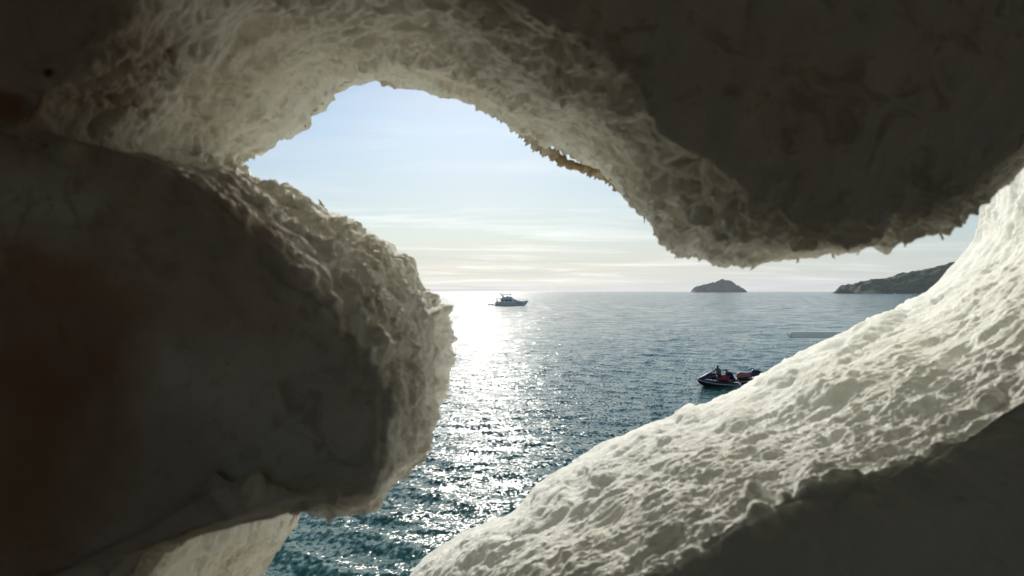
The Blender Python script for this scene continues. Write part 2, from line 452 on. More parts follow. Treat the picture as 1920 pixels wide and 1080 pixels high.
loft('sloping_sill', LEDGE, M_sill, wall, char='sill', seed=3.7, nr=300, bulge=0.30, spike=0.25, amp=1.0, bumps=[
    (1550, 728, 62, 24, 22, .011), (1548, 905, 66, 26, 5, .014), (1415, 922, 22, 18, 0, .010), (1468, 925, 16, 10, 0, .008),
    (1283, 770, 26, 22, 10, .012), (1460, 700, 46, 18, 22, .006), (1640, 612, 62, 18, 28, .012), (1790, 655, 46, 14, 40, -.008),
    (1085, 910, 26, 34, -25, -.010), (1130, 895, 30, 12, 10, .009), (1380, 780, 36, 14, 20, .007), (1440, 840, 26, 11, 15, .007),
    (1340, 720, 30, 12, 20, .006), (1430, 975, 34, 30, -40, .012), (1240, 1000, 46, 16, 25, .007), (1700, 560, 34, 20, 30, .008),
    (1845, 735, 30, 22, 30, .009), (1010, 975, 60, 16, 25, .009), (905, 1030, 60, 14, 28, .009), (1300, 1050, 40, 24, 15, .010)])

LOWER = [
    (560, 905, 1.12, 420, 900, .80, -1.2, -.1),
    (566, 948, 1.15, 300, 960, .72, -2.6, -.4),
    (546, 1000, 1.15, 262, 1045, .70, -2.6, -.9),
    (490, 1080, 1.15, 225, 1130, .70, -2.6, -1.5),
    (455, 1170, 1.15, 190, 1250, .70, -2.6, -2.2),
    (480, 1330, 1.15, 200, 1480, .70, -1.6, -2.7),
    (640, 1480, 1.15, 420, 1750, .70, 1.6, -2.7),
    (900, 1520, 1.15, 900, 1850, .70, 2.6, -2.7),
]
loft('lower_shelf', LOWER, M_under, wall, char='crust', seed=8.1, nr=170, bulge=0.25, amp=0.85, spike=0.5)

# a thin hanging crust of old paint with slits of sky behind it
def crust(name, line, width, depth, mat, seed):
    L = np.array(line, float); t = np.linspace(0, len(L) - 1, 220); P = catmull(L, t)
    T = np.gradient(P, axis=0); T /= np.linalg.norm(T, axis=1)[:, None] + 1e-9
    Nn = np.stack([-T[:, 1], T[:, 0]], -1)
    s = np.linspace(0, 1, 220); w = width * (0.55 + 0.7 * np.abs(perlin(np.stack([s * 14, s * 0, s * 0 + seed], -1))) + 0.5 * np.clip(perlin(np.stack([s * 45, s * 0, s * 0 + seed + 3], -1)), 0, 1)) * np.clip(np.minimum(s, 1 - s) * 12, .15, 1)
    rings = []
    for k in range(14):
        a = 2 * math.pi * k / 14
        q = P + Nn * (math.cos(a) * w * (1.0 + (0.6 if math.cos(a) > 0 else 0) * perlin(np.stack([s * 60, s * 0 + k * .3, s * 0 + seed], -1))))[:, None]
        d = depth + 0.007 * math.sin(a) + 0.008 * perlin(np.stack([s * 20, s * 0 + k * .2, s * 0 + seed], -1))
        rings.append(np.stack([(q[:, 0] - 960) / F * d, d, -(q[:, 1] - HY) / F * d], -1))
    V = np.stack(rings, 0)
    return link(name, grid_mesh(name, V, closed=True), mat, wall)
M_crust = rock_mat('peeling_crust', (0.72, 0.68, 0.58), (0.50, 0.38, 0.25), 0.7)
crust('hanging_crust', [(960, 228), (985, 252), (1006, 272), (1036, 288), (1062, 306), (1096, 316), (1126, 328), (1156, 346), (1182, 370)], 12, .965, M_crust, 1.0)

# small shards of flaking paint standing off the rim
def shard(x, y, d, ang, ln, w):
    bm = bmesh.new(); n = 7
    T = Vector((math.cos(ang), 0, math.sin(ang))); Sd = Vector((-T.z, 0, T.x)); O = Vector(px(x, y, d))
    pv = []
    bend = random.uniform(-.5, .5)
    for i in range(n):
        f = i / (n - 1); hw = w * (1 - f) ** 0.7 * random.uniform(.6, 1.2) + 0.0002
        c = O + T * (ln * (f - .35)) + Sd * (bend * ln * f * f) + Vector((0, random.uniform(-1, 1) * .001, 0))
        pv.append([bm.verts.new(c + Sd * hw + Vector((0, -.0009, 0))), bm.verts.new(c - Sd * hw * random.uniform(.6, 1) + Vector((0, -.0006, 0))), bm.verts.new(c + Vector((0, .0016, 0)))])
    for i in range(n - 1):
        for k in range(3):
            bm.faces.new((pv[i][k], pv[i][(k + 1) % 3], pv[i + 1][(k + 1) % 3], pv[i + 1][k]))
    bm.faces.new(pv[0]); bm.faces.new(pv[-1])
    bmesh.ops.recalc_face_normals(bm, faces=bm.faces)
    me = bpy.data.meshes.new('paint_flake'); bm.to_mesh(me); bm.free()
    return link('paint_flake', me, M_crust, wall)
ring = np.array(RING, float)
for (x, y, d, a, l, w) in [(546, 358, .93, 100, .010, .0035), (605, 386, .93, 92, .013, .0045), (672, 424, .93, 130, .010, .004), (735, 160, 1.0, -60, .010, .003),
                           (895, 200, 1.0, -80, .008, .003), (1195, 396, .86, -70, .012, .0018), (1208, 404, .85, -60, .012, .0018), (1246, 452, .78, 200, .010, .0016),
                           (1416, 496, .67, -110, .010, .003), (1762, 436, .60, -80, .010, .0014), (1700, 452, .61, -85, .007, .0012), (1610, 470, .62, -85, .005, .0012),
                           (1660, 462, .61, -85, .005, .001), (1560, 480, .63, -80, .004, .001), (1495, 488, .64, -90, .004, .0012), (800, 545, .93, 50, .006, .003)]:
    shard(x, y, d, math.radians(a), l, w)
for k in range(44):
    t = random.uniform(17, 43); P = catmull(ring, np.array([t]))[0]
    out = Vector((P[3] - P[0], 0, -(P[4] - P[1]))).normalized()
    a = math.atan2(-out.z, -out.x) + random.uniform(-.9, .9)
    l = random.uniform(.003, .0075)
    shard(P[0], P[1], P[2], a, l, l * random.uniform(.2, .5))

# unseen enclosure added around the camera to keep the near faces dark
def box_inside(name, x0, x1, y0, y1, z0, z1, mat):
    bm = bmesh.new()
    v = [[[bm.verts.new((x, y, z)) for z in (z0, z1)] for y in (y0, y1)] for x in (x0, x1)]
    f = bm.faces.new
    f((v[0][0][0], v[1][0][0], v[1][1][0], v[0][1][0])); f((v[0][0][1], v[0][1][1], v[1][1][1], v[1][0][1]))
    f((v[0][0][0], v[0][1][0], v[0][1][1], v[0][0][1])); f((v[1][0][0], v[1][0][1], v[1][1][1], v[1][1][0]))
    # back panels around an added opening, sized to let fill light in
    def q(xa, xb, za, zb): f([bm.verts.new(p) for p in ((xa, y0, za), (xb, y0, za), (xb, y0, zb), (xa, y0, zb))])
    q(x0, -.6, z0, z1); q(.6, x1, z0, z1); q(-.6, .6, z0, -.25); q(-.6, .6, .55, z1)
    me = bpy.data.meshes.new(name); bm.to_mesh(me); bm.free()
    return link(name, me, mat, None, False)
M_enclosure = rock_mat('enclosure_bounce', (0.78, 0.70, 0.56), (0.74, 0.64, 0.48), 0.1)  # pale, so the added enclosure bounces light onto the near faces
tag(box_inside('unseen_enclosure', -2.2, 2.2, -2.6, 0.75, -1.6, 1.7, M_enclosure), kind='structure')

# ------------------------------------------------------------------ water
def water():
    cols = np.concatenate([np.radians(np.arange(-180, -34, 4.0)), np.radians(np.arange(-33, 36, 0.075)), np.radians(np.arange(37, 181, 4.0))])
    rows = np.concatenate([[0.01, 4, 8], np.geomspace(12, 420, 800), np.geomspace(430, 14000, 90)])
    A, R = np.meshgrid(cols, rows, indexing='ij')
    X, Y = np.sin(A) * R, np.cos(A) * R
    fine = (A > math.radians(-33)) & (A < math.radians(35))
    dr = np.maximum(np.gradient(rows), 1e-3)[None, :] * np.ones_like(A)
    da = R * math.radians(0.075)
    g = np.maximum(dr, da)
    Z = np.zeros_like(X); DX = np.zeros_like(X); DY = np.zeros_like(X)
    r = np.random.default_rng(11)
    for k in range(70):
        lam = math.exp(r.uniform(math.log(0.28), math.log(5.0)))
        th = math.radians(r.normal(250, 32)); kx, ky = math.cos(th), math.sin(th)
        slope = 0.022 * (0.75 if lam < 1.2 else 1.0) * r.uniform(.6, 1.3)
        if lam > 2.5: slope *= 0.6
        a = slope * lam / (2 * math.pi); kk = 2 * math.pi / lam
        fade = np.clip(lam / g / 3.0 - 0.8, 0, 1) * fine * np.clip((R - 8) / 8, 0, 1)
        ph = kk * (kx * X + ky * Y) + r.uniform(0, 6.28) + 0.9 * math.sin(k)
        ph = ph + 0.8 * np.sin(X * 0.05 * (1 + .1 * k) + Y * 0.037 + k)
        Z += fade * a * np.cos(ph); DX -= fade * a * 0.75 * kx * np.sin(ph); DY -= fade * a * 0.75 * ky * np.sin(ph)
    V = np.stack([X + DX, Y + DY, SEA + Z], -1)
    me = grid_mesh('water', V, closed=False)
    me.flip_normals()
    m = Mat('sea_water', 0.095, 0.38)
    m.b.inputs['IOR'].default_value = 1.333
    p = m.pos()
    deep = m.mix(m.rng(m.noise(p, 0.02, 4), 0.35, 0.65), (0.022, 0.098, 0.064), (0.030, 0.118, 0.085))
    m.l(deep, m.b.inputs['Base Color'])
    geo = m.n('ShaderNodeNewGeometry'); cd = m.n('ShaderNodeCameraData')
    # slopes: (colour noise - .5) at several wavelengths, the long ones taking over where the mesh fades out
    gusts = m.rng(m.noise(m.pos((1, 2.4, 1)), 0.018, 4, 0.6, 0.4), 0.32, 0.68, 0.72, 1.2)
    def slope(vec, scale, det, amt):
        c = m.noise(vec, scale, det, 0.6, 0.2, out='Color')
        s = m.n('ShaderNodeVectorMath', operation='SUBTRACT'); m.l(c, s.inputs[0]); s.inputs[1].default_value = (.5, .5, .5)
        q = m.n('ShaderNodeVectorMath', operation='MULTIPLY'); m.l(s.outputs[0], q.inputs[0]); q.inputs[1].default_value = (1, 1, 0)
        z = m.n('ShaderNodeVectorMath', operation='SCALE'); m.l(q.outputs[0], z.inputs[0])
        if isinstance(amt, (int, float)): z.inputs['Scale'].default_value = amt
        else: m.l(amt, z.inputs['Scale'])
        return z.outputs[0]
    near_s = slope(m.pos((1, .5, 1)), 6.0, 1.5, m.math('MULTIPLY', gusts, 0.95))
    mid_s = slope(m.pos((1, 1.2, 1), (0, 0, .35)), 1.3, 3, m.math('MULTIPLY', gusts, 0.70))
    far_amt = m.rng(cd.outputs['View Distance'], 40, 400, 0.0, 1.9)
    far_s = slope(m.pos((1, 2.6, 1)), 0.16, 4, far_amt)
    v = geo.outputs['Normal']
    for q in (near_s, mid_s, far_s):
        a = m.n('ShaderNodeVectorMath', operation='ADD'); m.l(v, a.inputs[0]); m.l(q, a.inputs[1]); v = a.outputs[0]
    nn = m.n('ShaderNodeVectorMath', operation='NORMALIZE'); m.l(v, nn.inputs[0])
    m.l(nn.outputs[0], m.b.inputs['Normal'])
    o = link('water', me, m.m)
    return tag(o, kind='structure')
water()

# ------------------------------------------------------------------ far land
M_land = Mat('wooded_slopes', 0.95, 0.1)
_p = M_land.pos()
_c = M_land.mix(M_land.rng(M_land.noise(_p, 0.03, 6, 0.65), .4, .6), (0.018, 0.040, 0.016), (0.060, 0.100, 0.034))
_c = M_land.mix(M_land.rng(M_land.noise(_p, 0.012, 4, 0.6), .58, .68), _c, (0.13, 0.12, 0.085))
M_land.l(_c, M_land.b.inputs['Base Color'])
def land(name, profile, dist, deep, label_kind='structure', rockh=4.0):
    pr = np.array(profile, float)
    xs = np.linspace(pr[0, 0], pr[-1, 0], 420)
    hs = (HY - np.interp(xs, pr[:, 0], pr[:, 1])) / F * dist
    hs = hs - SEA                                     # height over the water
    v = np.linspace(-1, 1, 90)
    X = (xs[:, None] - 960) / F * dist * np.ones((1, 90))
    Y = dist + v[None, :] * deep * (0.35 + 0.65 * np.clip(hs / hs.max(), 0, 1))[:, None]
    prof = np.clip(1 - np.abs(v) ** 1.8, 0, 1) ** 0.75
    Z = hs[:, None] * prof[None, :]
    Pn = np.stack([X, Y, Z * 0], -1).reshape(-1, 3)
    nz = fbm(Pn / 90.0, 4, .55).reshape(Z.shape); tree = np.abs(perlin(Pn / (dist / 170.0))).reshape(Z.shape) + .6 * np.abs(perlin(Pn / (dist / 350.0) + 5)).reshape(Z.shape)
    env = np.clip(Z / (12.0 * dist / 2500), 0, 1)
    Z = Z + env * (nz * hs.max() * 0.07 * (np.abs(v)[None, :] > .08) + (tree - tree.mean()) * 6.5 * dist / 2500)
    X = X + env * fbm(Pn / 60.0 + 40, 3).reshape(Z.shape) * 8
    Z = np.where(prof[None, :] * hs[:, None] < 0.3, -2.0, Z)
    V = np.stack([X, Y, SEA + Z], -1)
    o = link(name, grid_mesh(name, V), M_land.m)
    o.data.flip_normals()
    return tag(o, kind='structure')
land('island', [(1298, 548), (1300, 546), (1302, 541), (1306, 538), (1314, 537.5), (1320, 534), (1331, 533), (1336, 531), (1344, 530), (1348, 526.5), (1354, 525.5), (1360, 527), (1367, 526.5), (1371, 530), (1374, 535), (1380, 537), (1386, 538.5), (1391, 541), (1394, 544), (1397, 548)], 5000, 180)
land('headland', [(1608 - 14, 549.5), (1599, 543), (1606, 535), (1613, 530), (1622, 527.5), (1638, 528), (1650, 527), (1665, 523), (1690, 516), (1705, 512), (1730, 508), (1750, 502), (1770, 499), (1800, 494), (1860, 480), (1950, 462), (2100, 440), (2300, 430), (2500, 500), (2560, 549)], 2500, 420)
land('rocky_point', [(1564, 549.5), (1570, 545.5), (1577, 543.5), (1590, 543.5), (1596, 545), (1602, 549.5)], 2450, 25)

# ------------------------------------------------------------------ mesh builders for boats and people
def sections(name, secs, mat, parent=None, caps=True, smooth=True, sub=0):
    """secs: list of rings, each a list of points (same count); lofted along x"""
    bm = bmesh.new()
    R = [[bm.verts.new(p) for p in s] for s in secs]
    n = len(R[0])
    for a, b in zip(R[:-1], R[1:]):
        for k in range(n):
            try: bm.faces.new((a[k], a[(k + 1) % n], b[(k + 1) % n], b[k]))
            except ValueError: pass
    if caps:
        for r in (R[0], R[-1]):
            try: bm.faces.new(r)
            except ValueError: pass
    bmesh.ops.remove_doubles(bm, verts=bm.verts, dist=1e-5)
    bmesh.ops.recalc_face_normals(bm, faces=bm.faces)
    me = bpy.data.meshes.new(name); bm.to_mesh(me); bm.free()
    o = link(name, me, mat, parent, smooth)
    if sub:
        md = o.modifiers.new('sub', 'SUBSURF'); md.levels = sub; md.render_levels = sub
    return o
def tube(name, pts, r, mat, parent=None, segs=8):
    bm = bmesh.new(); prev = None
    for i, p in enumerate(pts):
        p = Vector(p)
        d = (Vector(pts[min(i + 1, len(pts) - 1)]) - Vector(pts[max(i - 1, 0)])).normalized()
        up = Vector((0, 0, 1)) if abs(d.z) < .9 else Vector((1, 0, 0))
        a = d.cross(up).normalized(); b = d.cross(a)
        rr = r[i] if isinstance(r, (list, tuple)) else r
        ring_ = [bm.verts.new(p + (a * math.cos(t) + b * math.sin(t)) * rr) for t in [2 * math.pi * k / segs for k in range(segs)]]
        if prev:
            for k in range(segs): bm.faces.new((prev[k], prev[(k + 1) % segs], ring_[(k + 1) % segs], ring_[k]))
        else: bm.faces.new(ring_)
        prev = ring_
    bm.faces.new(prev)
    bmesh.ops.recalc_face_normals(bm, faces=bm.faces)
    me = bpy.data.meshes.new(name); bm.to_mesh(me); bm.free()
    return link(name, me, mat, parent)
def slab(name, x0, x1, y0, y1, z0, z1, mat, parent=None, taper=(1, 1), bev=0.03):
    """box whose top can be shorter/narrower, edges bevelled"""
    bm = bmesh.new()
    cx0, cx1 = x0, x1; mx, my = (x0 + x1) / 2, (y0 + y1) / 2
    vs = []
    for z, tx, ty in ((z0, 1, 1), (z1, taper[0], taper[1])):
        vs.append([bm.verts.new((mx + (x - mx) * tx, my + (y - my) * ty, z)) for x, y in ((x0, y0), (x1, y0), (x1, y1), (x0, y1))])
    for k in range(4): bm.faces.new((vs[0][k], vs[0][(k + 1) % 4], vs[1][(k + 1) % 4], vs[1][k]))
    bm.faces.new(vs[0]); bm.faces.new(vs[1])
    bmesh.ops.recalc_face_normals(bm, faces=bm.faces)
    if bev: bmesh.ops.bevel(bm, geom=bm.edges[:], offset=bev, segments=2, affect='EDGES')
    me = bpy.data.meshes.new(name); bm.to_mesh(me); bm.free()
    return link(name, me, mat, parent, False)
def skin(name, joints, bones, mat, parent=None, sub=2):
    """one continuous skinned body: joints {key:(pos, radius)}, bones [(a,b)]; the first joint is the root"""
    keys = list(joints); me = bpy.data.meshes.new(name)
    me.from_pydata([joints[k][0] for k in keys], [(keys.index(a), keys.index(b)) for a, b in bones], [])
    tmp = bpy.data.objects.new(name + '_src', me); C.objects.link(tmp)
    md = tmp.modifiers.new('skin', 'SKIN'); md.use_smooth_shade = True
    for i, k in enumerate(keys):
        r = joints[k][1]; r = r if isinstance(r, tuple) else (r, r)
        sv = me.skin_vertices[0].data[i]; sv.radius = r; sv.use_root = (i == 0)
    s2 = tmp.modifiers.new('sub', 'SUBSURF'); s2.levels = sub; s2.render_levels = sub
    dg = bpy.context.evaluated_depsgraph_get()
    out = bpy.data.meshes.new_from_object(tmp.evaluated_get(dg))
    bpy.data.objects.remove(tmp, do_unlink=True)
    out.name = name
    return link(name, out, mat, parent)

M_gel = simple('white_gelcoat', (0.62, 0.62, 0.62), 0.3, 0.5, .05)
M_gelg = simple('grey_gelcoat', (0.90, 0.84, 0.78), 0.35, 0.5, .08)
M_glass = simple('dark_glass', (0.012, 0.014, 0.016), 0.08, 0.6)
M_blk = simple('black_plastic', (0.018, 0.018, 0.022), 0.4, 0.4)
M_navy = simple('navy_gelcoat', (0.02, 0.022, 0.055), 0.25, 0.6)
M_red = simple('red_vinyl', (0.45, 0.025, 0.035), 0.45, 0.4)
M_steel = simple('stainless_steel', (0.5, 0.5, 0.5), 0.25, 0.5, metal=1.0)
M_canvas = simple('grey_canvas', (0.22, 0.22, 0.22), 0.9, 0.1)
M_skin = simple('tanned_skin', (0.20, 0.11, 0.07), 0.6, 0.3)
M_hair = simple('black_hair', (0.012, 0.010, 0.009), 0.7, 0.3)
M_shirtd = simple('navy_cloth', (0.018, 0.022, 0.06), 0.9, 0.1)
M_vest = simple('grey_green_cloth', (0.13, 0.16, 0.15), 0.9, 0.1)
M_pink = simple('faded_red_vinyl', (0.42, 0.16, 0.13), 0.5, 0.3)

# ---- personal watercraft: bow towards +x, 3.2 m long
def jet_ski(label, loc, rz, seatm, pitch=0.0, roll=0.0):
    t = empty('jet_ski', loc, rz, 1.1); t.rotation_euler = (roll, pitch, rz)
    tag(t, label, 'jet ski', 'jet skis riding beside the wall')
    def ring_(x, hw, zk, zc, zd, inner):
        return [(x, 0, zk), (x, hw * .72, zk + .10), (x, hw, zc), (x, hw * .97, zd), (x, hw * inner, zd + .03), (x, -hw * inner, zd + .03), (x, -hw * .97, zd), (x, -hw, zc), (x, -hw * .72, zk + .10)]
    hull = [ring_(-1.55, .50, -.20, .02, .17, .8), ring_(-1.2, .58, -.26, .0, .19, .8), ring_(-.3, .61, -.30, .0, .22, .8),
            ring_(.5, .58, -.30, .03, .26, .8), ring_(1.05, .44, -.22, .09, .32, .8), ring_(1.4, .24, -.06, .18, .35, .8), ring_(1.66, .03, .18, .28, .37, .7)]
    sections('hull', hull, M_blk, t, sub=1)
    # white rubbing strake round the gunwale
    pts = [(-1.55, .51, .09), (-1.2, .60, .08), (-.3, .63, .09), (.5, .60, .12), (1.05, .46, .19), (1.4, .27, .25), (1.68, .0, .33)]
    tube('bumper', pts + [(x, -y, z) for x, y, z in pts[-2::-1]], .024, M_gel, t)
    # hood
    def h(x, hw, z0, z1): return [(x, hw, z0), (x, hw * .85, z0 + (z1 - z0) * .65), (x, hw * .35, z1), (x, -hw * .35, z1), (x, -hw * .85, z0 + (z1 - z0) * .65), (x, -hw, z0)]
    hood = sections('hood', [h(.25, .22, .32, .84), h(.45, .32, .34, .92), h(.75, .35, .38, .84), h(1.08, .31, .34, .62), h(1.35, .20, .34, .50), h(1.6, .05, .34, .40)], M_navy, t, sub=1)
    sections('hood_trim', [h(.52, .12, .86, .935), h(.78, .14, .80, .865), h(1.1, .14, .60, .66), h(1.4, .10, .46, .51), h(1.62, .04, .37, .41)], M_gel, hood, sub=1)
    # seat
    seat = sections('seat', [h(-.84, .13, .26, .60), h(-.74, .22, .24, .74), h(-.42, .23, .26, .78), h(-.30, .22, .26, .70), h(.05, .20, .28, .68), h(.32, .16, .30, .74)], seatm, t, sub=1)
    sections('seat_base', [h(-.98, .30, .22, .36), h(-.4, .30, .23, .40), h(.35, .27, .30, .44)], M_blk, t, sub=1)
    hb = tube('handlebar', [(.44, .36, .98), (.48, .18, 1.00), (.54, .0, .95), (.48, -.18, 1.00), (.44, -.36, .98)], .022, M_blk, t)
    for s_ in (-1, 1):
        tube('grip', [(.445, s_ * .30, .985), (.42, s_ * .44, .975)], .028, M_blk, hb)
        tube('mirror', [(.70, s_ * .30, .80), (.66, s_ * .38, .88), (.62, s_ * .42, .90)], [.02, .05, .035], M_gel, t)
        slab('footrest', -1.3, .2, s_ * .45 - .09, s_ * .45 + .09, .20, .245, M_blk, t, bev=.01)
    slab('rear_deck', -1.68, -1.0, -.36, .36, .10, .25, M_gelg, t, (.9, .95), .02)
    tube('tow_hook', [(-1.60, -.05, .22), (-1.64, -.05, .34), (-1.64, .05, .34), (-1.60, .05, .22)], .012, M_steel, t)
    return t

# ---- people, built as one continuous skin
def person(label, loc, rz, pose, top, scale=1.0, bulk=1.0, hair=True, group=None, shorts=None):
    t = empty('person', loc, rz, scale)
    tag(t, label, 'person', group)
    J = pose
    bones = [('pel', 'waist'), ('waist', 'chest'), ('chest', 'neck'), ('neck', 'head'), ('head', 'crown')]
    for s_ in 'LR':
        bones += [('chest', 'sh' + s_), ('sh' + s_, 'el' + s_), ('el' + s_, 'wr' + s_), ('wr' + s_, 'ha' + s_),
                  ('pel', 'hip' + s_), ('hip' + s_, 'kn' + s_), ('kn' + s_, 'an' + s_), ('an' + s_, 'to' + s_)]
        # five separate fingers from the palm
        w = Vector(J['wr' + s_][0]); hnd = Vector(J['ha' + s_][0]); d = (hnd - w).normalized()
        side = d.cross(Vector((0, 0, 1))); side = side.normalized() if side.length > .1 else Vector((0, 1, 0))
        for i, (o, ln) in enumerate(((-.030, .055), (-.012, .068), (.008, .072), (.026, .062))):
            k = 'f%d%s' % (i, s_)
            J[k + 'a'] = (tuple(hnd + side * o + d * ln * .5), .009); J[k + 'b'] = (tuple(hnd + side * o + d * ln * .75 - Vector((0, 0, ln * .45))), .007)
            bones += [('ha' + s_, k + 'a'), (k + 'a', k + 'b')]
        J['th' + s_] = (tuple((w + hnd) / 2 + side * -.045 - Vector((0, 0, .012))), .010); bones.append(('wr' + s_, 'th' + s_))
    skin('body', J, bones, M_skin, t)
    # clothing over the trunk and upper arms
    K = {'pel': (J['pel'][0], (.165 * bulk, .13 * bulk)), 'waist': (J['waist'][0], (.155 * bulk, .12 * bulk)), 'chest': (J['chest'][0], (.185 * bulk, .135 * bulk)), 'neck': (tuple(Vector(J['neck'][0]) * .45 + Vector(J['chest'][0]) * .55), .10)}
    b = [('pel', 'waist'), ('waist', 'chest'), ('chest', 'neck')]
    for s_ in 'LR':
        K['sh' + s_] = (J['sh' + s_][0], .082 * bulk); m_ = Vector(J['sh' + s_][0]).lerp(Vector(J['el' + s_][0]), .75); K['el' + s_] = (tuple(m_), .066 * bulk)
        b += [('chest', 'sh' + s_), ('sh' + s_, 'el' + s_)]
    skin('shirt', K, b, top, t)
    K = {'pel': (tuple(Vector(J['pel'][0]) + Vector((0, 0, -.01))), (.175, .14))}; b = []
    for s_ in 'LR':
        K['hip' + s_] = (J['hip' + s_][0], .105); K['kn' + s_] = (tuple(Vector(J['hip' + s_][0]).lerp(Vector(J['kn' + s_][0]), .8)), .088)
        b += [('pel', 'hip' + s_), ('hip' + s_, 'kn' + s_)]
    skin('shorts', K, b, shorts or M_blk, t)
    hd, cr = Vector(J['head'][0]), Vector(J['crown'][0]); up = (cr - hd).normalized()
    fw = Vector(J['face'][0]) if 'face' in J else Vector((1, 0, 0))
    return t
def add_head(t, J, fw):
    hd, cr = Vector(J['head'][0]), Vector(J['crown'][0]); up = (cr - hd).normalized(); fw = Vector(fw).normalized(); sd_ = up.cross(fw)
    c = hd.lerp(cr, .45)
    tube('nose', [c + fw * .088 + up * .01, c + fw * .118 - up * .022], [.008, .016], M_skin, t, 6)
    for s_ in (-1, 1):
        tube('eye', [c + fw * .080 + sd_ * .033 * s_ + up * .018, c + fw * .098 + sd_ * .033 * s_ + up * .018], [.013, .009], M_hair, t, 6)
        tube('ear', [c + sd_ * .086 * s_ - up * .025, c + sd_ * .100 * s_ + up * .022], [.012, .018], M_skin, t, 6)
    tube('mouth', [c + fw * .092 - up * .052 - sd_ * .022, c + fw * .098 - up * .054, c + fw * .092 - up * .052 + sd_ * .022], .006, M_red, t, 6)
    skin('hair', {'a': (tuple(c + up * .055 - fw * .020), (.105, .100)), 'b': (tuple(c - up * .01 - fw * .045), (.088, .085))}, [('a', 'b')], M_hair, t)
def seated(bend=0.1, reach=True, head_tilt=0.0):
    """astride, facing +x, seat at z=0"""
    tx = bend
    J = {'pel': ((0, 0, .10), (.15, .12)), 'waist': ((.02 + tx * .4, 0, .30), (.135, .10)), 'chest': ((.05 + tx, 0, .50), (.165, .115)),
         'neck': ((.06 + tx * 1.25, 0, .66), .055), 'head': ((.08 + tx * 1.4 + head_tilt * .3, 0, .75), .082), 'crown': ((.08 + tx * 1.5 + head_tilt, 0, .87), .080)}
    for s_, y in (('L', 1), ('R', -1)):
        J['sh' + s_] = ((.05 + tx, y * .19, .57), .062)
        if reach:
            J['el' + s_] = ((.26 + tx, y * .29, .36), .045); J['wr' + s_] = ((.50 + tx, y * .31, .30), .030); J['ha' + s_] = ((.57 + tx, y * .31, .29), (.034, .020))
        else:
            J['el' + s_] = ((.14 + tx, y * .28, .32), .045); J['wr' + s_] = ((.36 + tx * .8, y * .22, .20), .030); J['ha' + s_] = ((.43 + tx * .8, y * .20, .17), (.034, .020))
        J['hip' + s_] = ((.05, y * .11, .08), .095); J['kn' + s_] = ((.42, y * .30, .03), .066)
        J['an' + s_] = ((.26, y * .38, -.38), .042); J['to' + s_] = ((.42, y * .40, -.43), (.042, .026))
    return J
def standing():
    J = {'pel': ((0, 0, .95), (.15, .11)), 'waist': ((0, 0, 1.12), (.13, .10)), 'chest': ((0, 0, 1.32), (.16, .11)), 'neck': ((0, 0, 1.49), .055), 'head': ((.01, 0, 1.58), .08), 'crown': ((.01, 0, 1.70), .078)}
    for s_, y in (('L', 1), ('R', -1)):
        J['sh' + s_] = ((0, y * .18, 1.42), .06); J['el' + s_] = ((.02, y * .25, 1.14), .044); J['wr' + s_] = ((.12, y * .24, .92), .03); J['ha' + s_] = ((.15, y * .24, .85), (.033, .02))
        J['hip' + s_] = ((0, y * .10, .90), .09); J['kn' + s_] = ((.03, y * .11, .49), .062); J['an' + s_] = ((0, y * .12, .08), .042); J['to' + s_] = ((.14, y * .13, .035), (.042, .026))
    return J

def on_water(x, y, dz=0.0):
    d = -SEA * F / (y - HY); p = px(x, y, d); return (p[0], p[1], SEA + dz)
# first jet ski, bow to the left of the photo and a little towards the wall
RZ1 = math.radians(180 + 15)
j1 = on_water(1346, 723, .06)
jet_ski('jet ski with red seat and navy hood carrying two riders, bow to the left', j1, RZ1, M_red, pitch=math.radians(-4))
def rel(base, rz, x, y, z): return (base[0] + x * math.cos(rz) - y * math.sin(rz), base[1] + x * math.sin(rz) + y * math.cos(rz), base[2] + z)
J = seated(.02, True, .02)
pr = person('person in a grey-green vest sitting upright at the handlebars of the red-seated jet ski', rel(j1, RZ1, -.10, 0, .62), RZ1, J, M_vest, 1.06, 1.2)
add_head(pr, J, (1, 0, 0))
J = seated(.30, False, .08)
pr2 = person('person in dark navy hunched on the back of the red-seated jet ski', rel(j1, RZ1, -1.32, 0, .26), RZ1, J, M_shirtd, 1.1, 1.5)
add_head(pr2, J, (1, 0, -.25))
# second jet ski, further out to the right, bow lifted
RZ2 = math.radians(180 + 150)
j2 = on_water(1404, 719, .12)
jet_ski('riderless jet ski with faded red seat, partly hidden by the white sill', j2, RZ2, M_pink, pitch=math.radians(-7))

# ---- flybridge motor yacht, bow towards +x, 14.5 m
yl = on_water(957, 573.5)
yt = empty('motor_yacht', yl, math.radians(6), 1.17)
tag(yt, 'white flybridge motor yacht lying in the sun glitter near the horizon, bow to the right', 'yacht')
def yr(x, hw, zk, zd):
    return [(x, 0, zk), (x, hw * .8, zk + .35), (x, hw * .95, (zk + zd) / 2 + .1), (x, hw, zd), (x, -hw, zd), (x, -hw * .95, (zk + zd) / 2 + .1), (x, -hw * .8, zk + .35)]
yh = sections('hull', [yr(-6.6, 1.95, -.5, 1.75), yr(-4, 2.15, -.7, 1.8), yr(0, 2.2, -.75, 1.8), yr(3, 1.95, -.6, 1.9), yr(5.2, 1.2, -.3, 2.05), yr(6.6, .5, .3, 2.2), yr(7.6, .06, 1.6, 2.35)], M_gelg, yt, smooth=False)
slab('swim_platform', -7.5, -6.6, -1.8, 1.8, .25, .42, M_gelg, yt)
for k in range(4): slab('porthole', 2.2 + k * .75, 2.6 + k * .75, -2.3 + .16 * k, -1.85 + .16 * k, 1.15, 1.35, M_glass, yh, bev=.02)
